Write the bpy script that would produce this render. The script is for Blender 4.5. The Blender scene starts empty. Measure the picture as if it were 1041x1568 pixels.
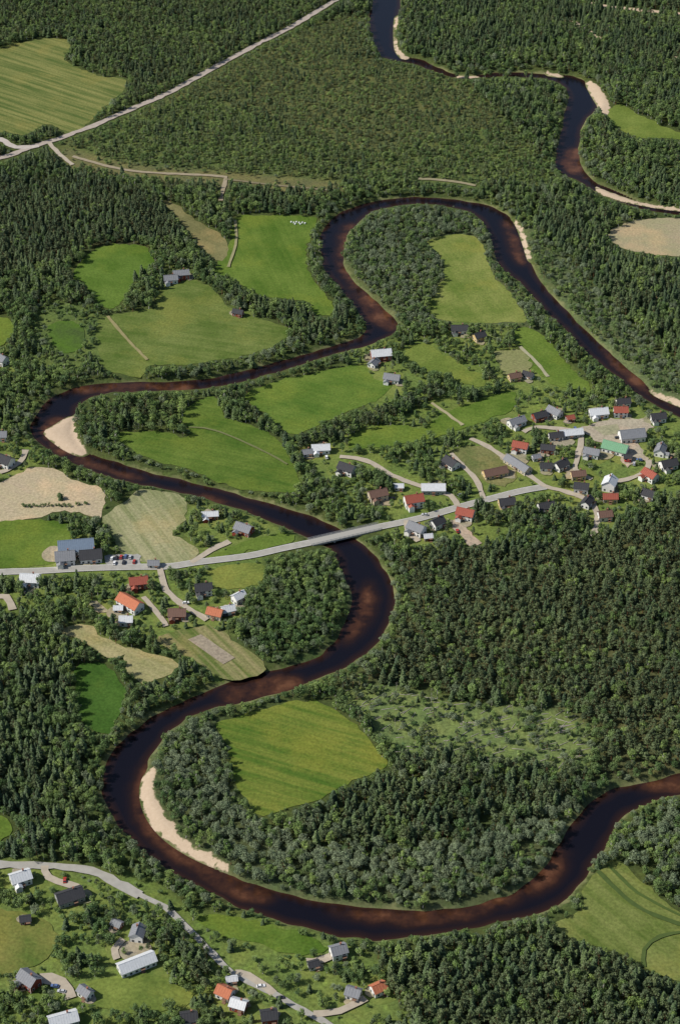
import bpy, bmesh, math, random
import numpy as np
from mathutils import Vector, Matrix
from mathutils.geometry import tessellate_polygon
random.seed(7); rng=np.random.default_rng(7)
sc=bpy.context.scene
# ------------------------------------------------------------------ survey: photo trace -> map metres
CAMH=800.0; PITCH=math.radians(36.0); HALF=math.radians(14.0)
FP=784.0/math.tan(HALF)
def g(u,v,z=0.0):
    u=np.asarray(u,float); v=np.asarray(v,float)
    xc=(u-520.5)/FP; yc=(784.0-v)/FP
    t=(CAMH-z)/(math.sin(PITCH)-yc*math.cos(PITCH))
    return np.stack([t*xc, t*(math.cos(PITCH)+yc*math.sin(PITCH))],-1)
def gp(pts,z=0.0):
    a=np.array(pts,float); return g(a[:,0],a[:,1],z)
def catmull(P,closed=True,step=4.0):
    P=np.asarray(P,float); n=len(P); out=[]
    rngi=range(n) if closed else range(n-1)
    for i in rngi:
        if closed: p0,p1,p2,p3=P[(i-1)%n],P[i],P[(i+1)%n],P[(i+2)%n]
        else: p0,p1,p2,p3=P[max(i-1,0)],P[i],P[i+1],P[min(i+2,n-1)]
        k=max(2,int(np.linalg.norm(p2-p1)/step))
        for j in range(k):
            t=j/k
            out.append(0.5*((2*p1)+(-p0+p2)*t+(2*p0-5*p1+4*p2-p3)*t*t+(-p0+3*p1-3*p2+p3)*t**3))
    if not closed: out.append(P[-1])
    return np.array(out)
def densify(P,step=4.0):
    out=[]; n=len(P)
    for i in range(n):
        a=P[i]; b=P[(i+1)%n]; k=max(2,int(np.linalg.norm(b-a)/step))
        for j in range(k): out.append(a+(b-a)*j/k)
    return np.array(out)
def pip(px,py,poly):
    ins=np.zeros(px.shape,bool); n=len(poly)
    x0,y0=poly.min(0); x1,y1=poly.max(0)
    bb=(px>=x0)&(px<=x1)&(py>=y0)&(py<=y1)
    idx=np.nonzero(bb.ravel())[0]
    if len(idx)==0: return ins
    X=px.ravel()[idx]; Y=py.ravel()[idx]; r=np.zeros(len(idx),bool)
    for i in range(n):
        ax,ay=poly[i]; bx,by=poly[(i+1)%n]
        if ay==by: continue
        c=((ay>Y)!=(by>Y))&(X<(bx-ax)*(Y-ay)/(by-ay)+ax)
        r^=c
    f=ins.ravel(); f[idx]=r; return f.reshape(px.shape)

# ------------------------------------------------------------------ map data
RIV=[((1060,632),(1041,640)),((1010,606),(985,608)),((975,577),(947,578)),((938,545),(908,548)),((903,512),(872,512)),
((867,475),(832,472)),((832,436),(798,436)),((812,403),(768,408)),((804,375),(756,385)),((793,348),(750,360)),((775,328),(738,340)),
((740,313),(715,324)),((690,305),(680,315)),((640,302),(640,312)),((590,305),(600,316)),((545,316),(565,327)),((507,335),(543,346)),
((490,365),(527,372)),((493,400),(526,400)),((511,430),(535,425)),((533,455),(560,448)),((553,483),(583,468)),((562,503),(605,490)),
((552,516),(607,508)),((525,526),(560,530)),((480,538),(490,548)),((420,555),(430,568)),((350,574),(355,588)),((280,583),(285,597)),
((200,586),(205,600)),((130,590),(152,604)),((85,607),(120,624)),((56,635),(112,645)),((50,665),(112,668)),((80,692),(128,690)),
((130,716),(160,702)),((200,739),(225,722)),((270,753),(290,737)),((340,771),(360,756)),((400,793),(420,773)),((450,815),(475,790)),
((495,834),(515,808)),((518,855),(560,835)),((525,880),(585,868)),((538,905),(603,900)),((533,940),(605,930)),((520,970),(590,965)),
((495,1000),(560,1000)),((450,1020),(520,1025)),((390,1033),(460,1051)),((330,1053),(395,1071)),((270,1080),(320,1087)),
((215,1110),(270,1112)),((182,1140),(240,1145)),((162,1175),(225,1175)),((157,1215),(218,1215)),((172,1250),(230,1250)),
((207,1290),(260,1287)),((250,1325),(310,1317)),((310,1360),(365,1347)),((380,1395),(430,1367)),((450,1416),(510,1384)),
((520,1434),(590,1393)),((590,1439),(660,1394)),((665,1430),(720,1387)),((740,1417),(770,1373)),((800,1406),(808,1352)),
((845,1391),(833,1325)),((880,1366),(852,1298)),((905,1328),(872,1265)),((930,1290),(902,1232)),((955,1252),(945,1207)),
((1000,1227),(1000,1194)),((1041,1217),(1041,1184)),((1130,1205),(1130,1170)),((1300,1195),(1300,1162))]
RIV=[((1500,770),(1480,800)),((1200,690),(1180,710))]+RIV
RIV2=[((520,-110),(575,-120)),((560,-50),(602,-50)),((570,0),(613,0)),((566,25),(609,25)),((569,55),(604,55)),((580,78),(607,75)),
((592,90),(618,84)),((640,100),(648,93)),((700,120),(705,115)),((770,117),(770,111)),((840,122),(835,113)),((864,134),(880,118)),
((870,150),(903,133)),((863,180),(914,163)),((857,210),(895,185)),((850,235),(886,222)),((853,260),(887,250)),((890,279),(908,277)),
((920,299),(940,292)),((980,319),(990,311)),((1041,330),(1041,321)),((1200,355),(1200,342)),((1500,380),(1500,365))]
WZ=-2.0
def strip(pairs,step=5):
    A=catmull(gp([p[0] for p in pairs],WZ),False,step); B=catmull(gp([p[1] for p in pairs],WZ),False,step)
    return np.concatenate([A,B[::-1]])
river_polys=[strip(RIV),strip(RIV2)]

SAND=[[(68,660),(80,650),(108,634),(118,640),(114,655),(122,672),(133,693),(118,694),(92,681)],
[(236,1172),(220,1186),(215,1215),(226,1250),(254,1283),(300,1312),(350,1331),(335,1312),(288,1290),(264,1262),(247,1235),(237,1205)],
[(897,124),(912,128),(928,150),(934,174),(924,176),(915,160),(902,138)],
[(912,283),(930,290),(985,308),(1041,317),(1041,320),(985,312),(925,297)],
[(604,25),(611,24),(606,50),(611,75),(626,86),(615,87),(604,70)],
[(700,114),(731,114),(731,118),(700,118)],[(836,108),(858,112),(862,116),(838,113)],
[(885,0),(940,9),(1041,19),(1041,23),(940,13),(890,4)],[(866,28),(885,35),(920,58),(926,62),(910,57),(880,38)],
[(784,332),(798,345),(808,375),(812,395),(808,395),(801,372),(791,345)],
[(996,594),(1045,616),(1045,621),(1003,603)],[(1008,84),(1041,87),(1041,89),(1010,86)]]
BROWN=[[(526,345),(548,345),(540,400),(560,440),(610,485),(605,508),(565,490),(545,460),(524,425),(515,390)],
[(110,592),(200,586),(290,586),(290,600),(200,602),(130,604)],[(60,650),(120,640),(135,700),(215,728),(210,738),(130,714),(85,695)],
[(340,1055),(410,1034),(465,1040),(460,1054),(400,1072),(345,1076)],[(215,1180),(240,1165),(245,1240),(350,1325),(420,1368),(380,1384),(280,1328),(220,1275),(203,1230)],
[(500,1390),(590,1394),(720,1382),(800,1348),(815,1365),(750,1400),(640,1418),(560,1412)],
[(820,1325),(850,1295),(870,1308),(850,1350),(805,1372)],[(985,1195),(1130,1182),(1130,1204),(1000,1217)],
[(556,893),(573,895),(572,940),(540,980),(524,988),(540,940)],[(770,338),(788,350),(805,400),(798,408),(782,386)],
[(858,238),(888,225),(902,274),(870,266)],[(910,515),(960,560),(1041,612),(1041,632),(950,577)],[(262,746),(330,760),(392,783),(390,792),(330,773)]]
G1=(0.074,0.140,0.017); G2=(0.125,0.178,0.032)
YG=(0.165,0.205,0.045); DG=(0.045,0.105,0.016); TAN=(0.40,0.33,0.215)
FIELDS=[
('hay_field',[(-60,80),(0,75),(45,62),(100,60),(108,72),(100,92),(150,115),(190,120),(192,135),(160,165),(112,205),(75,190),(40,205),(0,202),(-60,205)],(0.085,0.130,0.030),(0.20,0.20,0.065),35,1.3),
('sandy_field',[(930,360),(950,345),(985,336),(1041,334),(1150,340),(1150,400),(1041,392),(990,388),(950,378)],TAN,(0.27,0.26,0.14),5,.4),
('riverside_meadow',[(930,172),(950,160),(985,180),(1041,203),(1120,220),(1120,225),(1041,213),(975,210),(940,192)],G2,YG,10,.3),
('hay_field',[(655,370),(690,360),(725,362),(742,385),(755,420),(785,455),(806,490),(760,494),(700,493),(658,482),(665,450),(680,420),(675,395)],(0.115,0.175,0.030),(0.20,0.22,0.06),70,.3),
('grass_field',[(360,335),(400,330),(480,333),(478,355),(468,395),(480,430),(508,465),(505,483),(480,480),(470,462),(400,452),(350,425),(330,415),(352,370)],G1,G2,75,.45),
('grass_field',[(150,380),(205,375),(230,385),(232,405),(205,435),(175,472),(150,462),(130,432),(112,420)],G1,(0.11,0.17,0.03),20,.2),
('grass_field',[(152,490),(200,478),(240,470),(240,450),(280,430),(325,440),(350,470),(420,495),(442,510),(400,537),(330,553),(270,560),(230,560),(215,578),(160,562),(150,520)],(0.080,0.132,0.022),(0.15,0.18,0.05),15,.45),
('dry_meadow',[(250,308),(275,316),(305,340),(340,362),(350,382),(335,400),(305,375),(280,345)],(0.15,0.15,0.06),(0.22,0.20,0.09),50,.3),
('grass_field',[(375,605),(440,580),(500,568),(555,560),(572,580),(600,592),(580,612),(525,633),(455,665),(430,655),(400,628)],(0.074,0.145,0.020),G2,25,.45),
('grass_field',[(280,632),(325,608),(350,640),(400,658),(432,680),(452,720),(456,750),(400,752),(350,745),(290,718),(230,702),(190,680),(180,665),(240,660),(290,668)],(0.060,0.122,0.016),(0.118,0.165,0.03),20,.6),
('ploughed_field',[(-70,745),(0,737),(50,716),(90,720),(110,735),(155,748),(160,770),(155,793),(100,783),(40,796),(-70,800)],(0.48,0.39,0.265),(0.38,0.33,0.20),40,.7),
('ploughed_field',[(158,792),(200,762),(215,750),(280,760),(287,790),(268,820),(305,840),(290,860),(240,866),(185,842),(168,812)],(0.185,0.215,0.085),(0.32,0.30,0.17),62,1.2),
('grass_field',[(-70,802),(0,798),(95,798),(108,830),(82,862),(0,868),(-70,870)],G1,G2,10,.3),
('dry_meadow',[(92,965),(135,958),(175,985),(230,1000),(272,1020),(232,1046),(200,1036),(190,1004),(165,1006),(130,985)],(0.23,0.24,0.09),(0.33,0.29,0.15),35,.5),
('vegetable_garden',[(245,975),(290,962),(330,960),(372,990),(407,1025),(345,1042),(300,1012),(250,988)],(0.11,0.155,0.035),(0.24,0.21,0.10),55,1.5),
('grass_field',[(118,1022),(150,1016),(190,1050),(186,1090),(168,1125),(125,1102),(116,1060)],DG,(0.065,0.13,0.022),60,.3),
('grass_field',[(333,1110),(370,1096),(430,1080),(480,1074),(530,1100),(580,1150),(594,1175),(540,1196),(480,1226),(430,1242),(392,1247),(368,1210),(352,1170),(345,1135)],(0.070,0.138,0.018),(0.165,0.185,0.035),22,1.0),
('hay_field',[(843,1417),(885,1392),(900,1350),(945,1318),(1000,1368),(1041,1395),(1130,1410),(1130,1520),(1041,1502),(990,1487),(930,1452),(880,1440)],(0.100,0.145,0.028),(0.18,0.20,0.06),50,.7),
('grass_field',[(788,505),(825,510),(870,560),(905,600),(850,590),(810,560)],G1,G2,50,.3),
('grass_field',[(622,535),(650,528),(700,555),(742,580),(730,592),(670,575),(625,560)],G2,YG,45,.3),
('grass_field',[(538,668),(600,650),(640,655),(665,645),(700,625),(780,600),(785,625),(730,650),(640,675),(545,688)],G1,G2,20,.4),
('dry_meadow',[(690,690),(745,685),(790,712),(772,745),(722,725)],(0.13,0.16,0.05),(0.21,0.19,0.08),40,.3),
('grass_field',[(320,872),(400,865),(395,895),(340,903)],(0.12,0.16,0.035),YG,20,.3),
('grass_field',[(315,856),(370,832),(440,815),(452,828),(400,842)],(0.09,0.15,0.025),G2,15,.3),
('grass_field',[(305,1402),(380,1408),(470,1435),(500,1452),(460,1465),(390,1445),(330,1430)],G1,G2,12,.2),
('grass_field',[(130,1505),(200,1495),(260,1500),(300,1530),(240,1550),(150,1540)],(0.10,0.15,0.03),YG,30,.2),
('grass_field',[(-40,1395),(40,1400),(85,1425),(60,1475),(-40,1490)],(0.10,0.15,0.03),(0.19,0.18,0.05),30,.2),
('scrub_meadow',[(75,500),(120,495),(130,530),(95,540)],(0.07,0.11,0.03),G1,30,.2),
('grass_field',[(-40,1255),(5,1250),(15,1280),(-40,1300)],G1,G2,30,.2),
('grass_field',[(-40,490),(10,488),(20,510),(0,530),(-40,530)],G1,G2,30,.2),
('gravel_yard',[(885,655),(935,642),(990,642),(1000,655),(965,668),(992,702),(960,716),(940,690),(905,672)],(0.42,0.36,0.27),(0.35,0.31,0.23),10,.2),
('gravel_yard',[(160,852),(212,848),(218,866),(165,868)],(0.38,0.37,0.34),(0.33,0.32,0.30),10,.1),
('gravel_yard',[(755,540),(800,535),(815,560),(800,585),(770,575)],(0.27,0.26,0.12),(0.17,0.19,0.07),10,.1),
('gravel_yard',[(685,795),(705,800),(735,832),(720,838),(700,818)],(0.42,0.34,0.26),(0.36,0.30,0.22),10,.1),
('gravel_yard',[(128,918),(150,920),(170,938),(150,940)],(0.36,0.33,0.24),(0.28,0.27,0.16),10,.1),
]
PLOTS=[('soil_plot',[(288,980),(308,972),(360,1008),(342,1018)],(0.34,0.285,0.215),(0.28,0.235,0.17),60,.3),
('sports_court',[(905,655),(945,650),(950,664),(925,668)],(0.30,0.30,0.18),(0.33,0.3,0.2),10,.1)]
RC=(0.34,0.325,0.29); GR=(0.40,0.345,0.27)
ROADS=[
('main_road',[(-90,885),(0,877),(60,875),(130,871),(200,869),(260,868),(300,862),(380,852),(430,841),(478,831)],6.4,RC,1),
('main_road',[(578,808),(640,795),(700,778),(760,762),(800,752),(835,746)],6.4,RC,1),
('side_road',[(293,862),(312,850),(335,838),(352,830)],4.5,GR,1),
('forest_gravel_road',[(560,-30),(522,-5),(490,15),(440,45),(395,68),(345,95),(300,120),(255,144),(190,173),(110,206),(60,222),(0,243),(-80,262)],6.5,(0.38,0.325,0.275),1),
('forest_gravel_road',[(-60,205),(0,214),(25,226),(60,224)],6,(0.45,0.40,0.36),1),
('forest_gravel_road',[(75,218),(90,235),(112,253)],4,GR,1),
('forest_track',[(112,240),(200,262),(330,270),(345,275),(342,290),(338,308)],3.5,(.30,.25,.17),1),
('forest_track',[(345,275),(420,284),(505,292)],2.5,(.20,.17,.10),0),
('forest_track',[(640,274),(690,278),(728,285)],3.5,(.26,.23,.14),1),
('village_road',[(835,746),(800,722),(775,705),(755,690),(720,672)],4.2,GR,1),
('village_road',[(835,746),(870,755),(905,770),(915,795)],4.2,GR,1),
('village_road',[(915,790),(910,815),(900,822)],4,GR,1),
('village_road',[(890,662),(860,658),(820,655),(800,662)],4.2,GR,1),
('village_road',[(520,700),(560,706),(600,728),(640,744),(690,760),(700,776)],4.2,GR,1),
('village_road',[(690,695),(705,712),(728,735),(740,765)],3.6,GR,1),
('village_road',[(890,665),(885,700),(880,720),(905,735)],4,GR,1),
('village_road',[(992,705),(990,720),(960,735),(925,740)],4,GR,1),
('village_road',[(622,798),(625,815),(640,830)],4,GR,1),
('field_track',[(165,485),(195,520),(226,552)],2.4,(.25,.22,.10),1),
('field_track',[(660,618),(685,635),(708,652)],2.6,(.34,.30,.18),1),
('field_track',[(795,532),(820,555),(838,578)],2.8,(.33,.31,.2),1),
('field_track',[(440,712),(400,690),(330,660),(290,655)],1.6,(.14,.15,.06),1),
('tractor_track',[(915,1335),(945,1365),(985,1395),(1045,1418)],2.6,(.060,.092,.022),1),
('tractor_track',[(930,1325),(975,1368),(1045,1405)],2.0,(.065,.100,.022),1),
('tractor_track',[(985,1482),(985,1455),(1010,1435),(1045,1428)],2.2,(.068,.100,.024),1),
('gravel_drive',[(245,870),(255,905),(285,930),(318,950)],4,GR,1),
('gravel_drive',[(220,915),(245,945),(255,960)],3.5,GR,1),
('gravel_drive',[(-20,915),(10,915),(20,935)],5,GR,1),
('gravel_drive',[(0,725),(30,710),(40,690)],4,GR,1),
('village_road',[(-60,1322),(0,1325),(70,1327),(140,1335),(190,1360),(215,1372)],5.2,RC,1),
('village_road',[(215,1372),(255,1392),(300,1435),(355,1490),(420,1523),(480,1558),(560,1600)],3.4,RC,0),
('gravel_drive',[(420,1523),(380,1495),(360,1490)],4,GR,1),
('gravel_drive',[(70,1327),(75,1345),(120,1360)],4,GR,1),
('gravel_drive',[(60,1500),(95,1505),(110,1530)],6,GR,1),
('gravel_drive',[(470,1475),(495,1470),(515,1462)],4,GR,1),
('gravel_drive',[(480,1555),(520,1550),(560,1530)],4,GR,1),
('gravel_drive',[(190,1440),(175,1455),(180,1470)],4,GR,1),
('field_track',[(360,338),(362,370),(350,410)],2.2,(.27,.25,.13),1),
]
ROOFS={'grey':(0.22,0.225,0.24),'dark':(0.05,0.05,0.055),'red':(0.32,0.09,0.06),'orange':(0.46,0.16,0.085),'white':(0.62,0.63,0.64),
'green':(0.16,0.33,0.19),'blue':(0.17,0.22,0.29),'brown':(0.17,0.10,0.075)}
WALLS={'w':(0.78,0.77,0.74),'r':(0.26,0.055,0.035),'y':(0.62,0.46,0.22),'b':(0.52,0.44,0.32),'g':(0.34,0.35,0.35)}
HOUSES=[
('farm_house',262,428,12,8,4,'grey','w',10),('barn',278,422,14,8,5,'grey','r',10),('barn',365,479,9,6,3.5,'dark','r',-20),
('barn',583,545,17,10,5,'white','r',10),('wooden_house',600,580,13,8,4,'grey','w',-15),('wooden_house',572,556,9,7,3,'grey','w',60),('wooden_house',703,505,14,8,4,'dark','w',0),
('wooden_house',733,516,10,8,4,'dark','y',30),('wooden_house',787,577,10,7,3.5,'brown','y',20),('wooden_house',808,574,9,6,3,'dark','w',-30),('wooden_house',491,688,14,8,4,'white','w',5),
('wooden_house',470,693,8,6,3,'grey','w',15),('wooden_house',531,720,13,9,5,'dark','w',-30),('wooden_house',578,760,14,9,5,'brown','b',20),('wooden_house',633,770,14,10,6,'red','w',15),
('village_hall',663,749,18,9,4,'white','g',0),('wooden_house',757,724,19,9,3.5,'brown','y',20),('wooden_house',690,710,12,9,4,'dark','w',-50),
('wooden_house',796,686,12,8,5,'red','w',-20),('wooden_house',790,647,14,8,4,'grey','w',30),('row_house',792,712,24,8,3.5,'grey','b',-50),
('wooden_house',712,789,13,9,5,'red','w',-20),('wooden_house',637,812,13,9,5,'grey','w',-35),('wooden_house',669,802,10,8,4.5,'dark','w',40),
('wooden_house',775,771,12,9,4,'dark','y',10),('wooden_house',848,632,12,8,4,'grey','w',-45),('wooden_house',915,633,15,9,4,'white','w',10),
('wooden_house',949,632,11,8,5,'red','w',0),('wooden_house',953,617,11,7,4,'dark','w',10),('sports_hall',941,687,20,11,4,'green','w',-25),('school_building',966,668,20,12,4.5,'grey','w',10),
('row_house',872,664,20,8,3.5,'white','g',10),('wooden_house',850,668,11,7,3.5,'dark','w',10),('wooden_house',905,694,12,8,4,'grey','w',-20),
('wooden_house',932,744,11,10,6,'white','w',70),('wooden_house',994,730,12,8,5,'red','w',-50),('wooden_house',1022,712,13,9,4,'dark','w',20),
('wooden_house',933,763,11,7,4,'red','y',0),('wooden_house',889,748,11,8,4.5,'dark','w',-10),('wooden_house',835,777,12,8,4,'dark','w',15),
('wooden_house',858,713,11,8,4,'dark','w',40),('wooden_house',1006,640,12,8,4,'dark','w',10),('wooden_house',884,728,11,7,4,'brown','y',10),('wooden_house',838,688,11,7,4,'dark','r',-10),
('wooden_house',925,790,10,8,4,'brown','w',10),('wooden_house',1010,690,12,8,4,'grey','w',70),('wooden_house',992,758,10,8,4,'dark','w',-30),('wooden_house',835,715,9,7,3.5,'dark','w',0),
('garden_shed',872,640,6,5,3,'red','r',20),('garden_shed',820,700,6,5,3,'grey','w',20),('garden_shed',960,700,6,5,3,'dark','r',0),('garden_shed',610,745,7,5,3,'white','w',0),
('garden_shed',655,822,6,5,3,'white','r',10),('wooden_house',825,638,11,8,4,'dark','r',25),('wooden_house',898,770,10,7,4,'dark','w',60),
('industrial_building',118,842,26,15,6,'blue','w',8),('industrial_building',101,856,14,12,5,'grey','w',8),('industrial_building',140,852,16,12,4,'dark','w',8),
('wooden_house',48,890,14,10,5,'white','w',-5),('wooden_house',213,894,13,9,5,'red','r',10),('barn',200,926,19,10,5,'orange','w',-40),
('wooden_house',194,951,9,7,4,'white','w',0),('garden_shed',182,932,6,5,3,'white','w',0),('wooden_house',272,941,12,9,4,'brown','r',0),('wooden_house',312,904,12,9,5,'dark','w',10),
('wooden_house',330,940,11,8,4,'orange','b',-20),('garage',350,934,9,7,3.5,'white','w',20),('wooden_house',366,917,9,7,5,'white','w',40),('barn',374,811,13,9,4,'grey','r',-30),
('barn',322,789,12,6,3.5,'white','r',5),('farm_house',8,708,14,10,5,'dark','w',-30),('garage',236,863,8,6,3,'grey','w',0),('farm_house',3,552,12,8,5,'grey','w',-40),
('farm_house',2,668,10,8,4,'grey','w',0),
('wooden_house',33,1347,12,9,5,'white','w',25),('wooden_house',108,1374,16,10,4,'dark','g',25),('wooden_house',212,1432,9,8,5,'grey','w',80),('wooden_house',518,1459,9,8,5,'grey','w',20),
('machine_hall',210,1477,22,9,4,'white','w',28),('wooden_house',46,1503,12,9,5,'grey','r',-40),('garage',132,1521,8,6,4,'grey','w',-40),('wooden_house',345,1521,9,8,4,'orange','w',-30),
('wooden_house',366,1540,9,7,4,'white','r',-20),('barn',98,1563,16,9,4,'white','g',20),('wooden_house',412,1558,9,8,4.5,'dark','r',10),('wooden_house',579,1515,8,7,4,'orange','w',30),
('wooden_house',541,1522,8,7,4,'grey','w',-20),('garden_shed',480,1477,6,5,3,'dark','w',20),('wooden_house',290,1560,9,8,4,'dark','w',10),('garden_shed',355,1500,6,4,3,'white','w',10),
('garden_shed',40,1408,6,5,3,'dark','r',10),('garden_shed',180,1415,6,5,3,'grey','r',-30)]
HOUSES=[(a,u,v,round(L*.85,1),round(W*.85,1),H*.95,r,w,t) for a,u,v,L,W,H,r,w,t in HOUSES]
VILL=[[(470,690),(480,670),(560,640),(540,560),(560,525),(660,515),(740,500),(790,510),(870,560),(920,600),(960,610),(1041,640),(1160,660),(1160,740),(1041,760),(960,790),(925,825),(830,800),(760,835),(700,835),(640,835),(580,800),(520,780),(465,740)],
[(-80,875),(240,865),(300,855),(280,810),(300,780),(380,795),(450,815),(452,832),(410,850),(392,900),(330,962),(400,1030),(340,1045),(250,990),(200,965),(130,925),(-80,950)],
[(-90,1325),(100,1330),(230,1345),(300,1395),(420,1400),(540,1450),(590,1500),(590,1640),(-90,1640)],
[(-80,680),(50,680),(60,715),(-80,740)],[(255,415),(300,420),(290,440),(250,440)],[(290,775),(420,795),(300,850)],[(-80,860),(100,820),(155,840),(160,870),(-80,875)]]
ZN=dict(
 young=[(280,140),(330,110),(420,70),(520,25),(560,30),(575,90),(700,125),(780,190),(850,285),(760,290),(600,285),(450,285),(350,270),(220,262),(100,235),(110,212),(200,175)],
 youngb=[(110,215),(300,150),(380,170),(560,230),(700,200),(790,205),(850,285),(760,290),(600,285),(450,285),(350,262),(220,255)],
 scrub=[(100,228),(200,250),(330,262),(520,280),(500,298),(330,288),(200,275),(110,258)],
 topl=[(-150,-100),(560,-100),(490,10),(330,95),(200,170),(110,60),(60,55),(-150,80)],
 topr=[(700,-200),(1300,-200),(1300,120),(1041,110),(900,60),(700,100),(620,70),(640,-100)],
 lpine=[(-150,310),(0,290),(150,280),(240,310),(285,360),(240,375),(140,380),(60,410),(-150,420)],
 loop=[(530,345),(600,318),(700,325),(745,350),(760,400),(830,480),(880,520),(800,500),(720,500),(640,500),(610,490),(560,440),(528,400)],
 rbank=[(800,340),(850,380),(920,450),(1041,560),(1200,640),(1200,680),(1060,640),(960,570),(900,510),(830,420)],
 rspruce=[(820,290),(930,330),(920,380),(1041,400),(1300,420),(1300,560),(1041,560),(920,450),(850,380)],
 innerw=[(232,1120),(330,1095),(352,1160),(372,1250),(500,1300),(700,1290),(860,1205),(960,1190),(900,1240),(870,1275),(820,1350),(700,1400),(560,1400),(420,1370),(330,1325),(260,1285),(225,1200)],
 dark=[(440,1245),(600,1180),(700,1150),(900,1180),(850,1240),(700,1290),(520,1295)],
 clear=[(520,1060),(600,1050),(700,1075),(850,1088),(912,1130),(890,1180),(800,1175),(690,1160),(620,1160),(560,1110)],
 pineR=[(620,860),(700,850),(800,850),(920,830),(1041,780),(1400,780),(1400,1165),(1041,1185),(920,1195),(905,1120),(850,1085),(700,1060),(600,1045),(480,1050),(560,1020),(620,940)],
 penin=[(400,860),(520,850),(540,960),(470,1020),(400,1010),(350,975),(350,945),(395,900)],
 rdark=[(560,1450),(850,1420),(950,1470),(1300,1540),(1300,1700),(560,1700)],
 ldark=[(-250,920),(90,950),(130,1010),(120,1110),(190,1140),(150,1220),(200,1290),(100,1320),(-250,1310)],
 brt=[(990,1220),(1200,1200),(1200,1420),(1041,1390),(940,1315),(900,1350),(860,1400),(890,1330),(940,1260)],
 bright1=[(-100,560),(60,540),(140,560),(130,585),(60,600),(40,660),(-100,660)],
 bright2=[(200,1330),(330,1370),(430,1400),(400,1410),(300,1400),(230,1350)],
 bright3=[(60,470),(145,475),(150,560),(60,560)],
)
HEDGES=[([(470,680),(520,668),(560,655),(610,630),(665,602)],'pine',8,12,5),([(600,545),(640,572),(690,592)],'alder',6,10,5),
([(300,655),(345,658),(415,662)],'alder',6,10,4),([(345,608),(360,640),(400,655)],'spruce',7,11,6),([(455,690),(462,720),(468,760)],'birch',6,10,6),
([(545,695),(620,690),(700,668),(735,668)],'alder',6,10,4),([(690,600),(740,610),(760,600)],'spruce',7,11,5),([(860,592),(905,612),(940,606)],'birch',6,10,4),
([(470,760),(520,785),(580,800)],'birch',7,11,6),([(600,700),(650,690)],'birch',6,9,6),([(500,745),(560,735),(600,755)],'alder',6,10,7),
([(38,777),(80,775),(105,776)],'alder',2.2,3.6,2.4),([(118,773),(134,772)],'alder',2.5,4,2.4),([(92,764),(94,766)],'alder',5,6,.5),([(110,800),(120,830),(150,835)],'alder',6,9,3),
([(300,800),(345,815),(360,830)],'birch',6,9,4),([(345,860),(395,850)],'birch',5,8,2.6),([(245,880),(300,880)],'birch',5,8,2.6),
([(5,900),(60,905),(120,900)],'spruce',7,12,6),([(165,965),(240,1000),(285,1000)],'alder',5,8,3),([(330,955),(380,975)],'alder',6,9,4),
([(185,450),(205,432),(235,415)],'spruce',7,11,4),([(330,430),(400,465),(465,480)],'spruce',7,11,6),([(0,1375),(40,1380),(85,1395)],'birch',6,10,4),
([(70,1440),(120,1480),(170,1500)],'alder',6,10,6),([(240,1425),(290,1470),(330,1500)],'pine',8,12,8),([(260,1500),(300,1540)],'spruce',7,11,6),
([(430,1440),(500,1480),(560,1500)],'alder',6,9,4),([(760,800),(840,800),(915,820)],'pine',9,13,10),([(640,690),(650,730)],'birch',6,9,4),([(865,690),(870,740)],'birch',5,9,4),([(820,660),(830,700)],'spruce',6,9,3),
([(970,690),(1030,690),(1040,740)],'alder',6,9,4),([(895,640),(890,690)],'birch',4,7,2.6),([(735,775),(760,790),(860,795)],'spruce',8,12,5),
([(120,1400),(160,1420),(190,1465)],'alder',6,10,5),([(0,1530),(60,1545),(90,1540)],'birch',6,10,5),([(220,1540),(260,1565),(330,1568)],'alder',6,11,6)]
# ------------------------------------------------------------------ helpers: materials
def new_mat(name):
    m=bpy.data.materials.new(name); m.use_nodes=True; nt=m.node_tree
    return m,nt,nt.nodes['Principled BSDF']
def setin(n,name,v):
    if name in n.inputs: n.inputs[name].default_value=v
def plain(name,col,rough=0.7,var=0.15,scale=1.5,metal=0.0):
    m,nt,b=new_mat(name); N=nt.nodes; L=nt.links
    geo=N.new('ShaderNodeNewGeometry'); no=N.new('ShaderNodeTexNoise'); no.inputs['Scale'].default_value=scale; no.inputs['Detail'].default_value=4
    L.new(geo.outputs['Position'],no.inputs['Vector'])
    mx=N.new('ShaderNodeMix'); mx.data_type='RGBA'
    mx.inputs[6].default_value=(*[c*(1-var) for c in col],1); mx.inputs[7].default_value=(*[min(1,c*(1+var)) for c in col],1)
    L.new(no.outputs['Fac'],mx.inputs[0]); L.new(mx.outputs[2],b.inputs['Base Color'])
    b.inputs['Roughness'].default_value=rough; setin(b,'Metallic',metal); setin(b,'Specular IOR Level',0.25)
    return m
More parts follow.
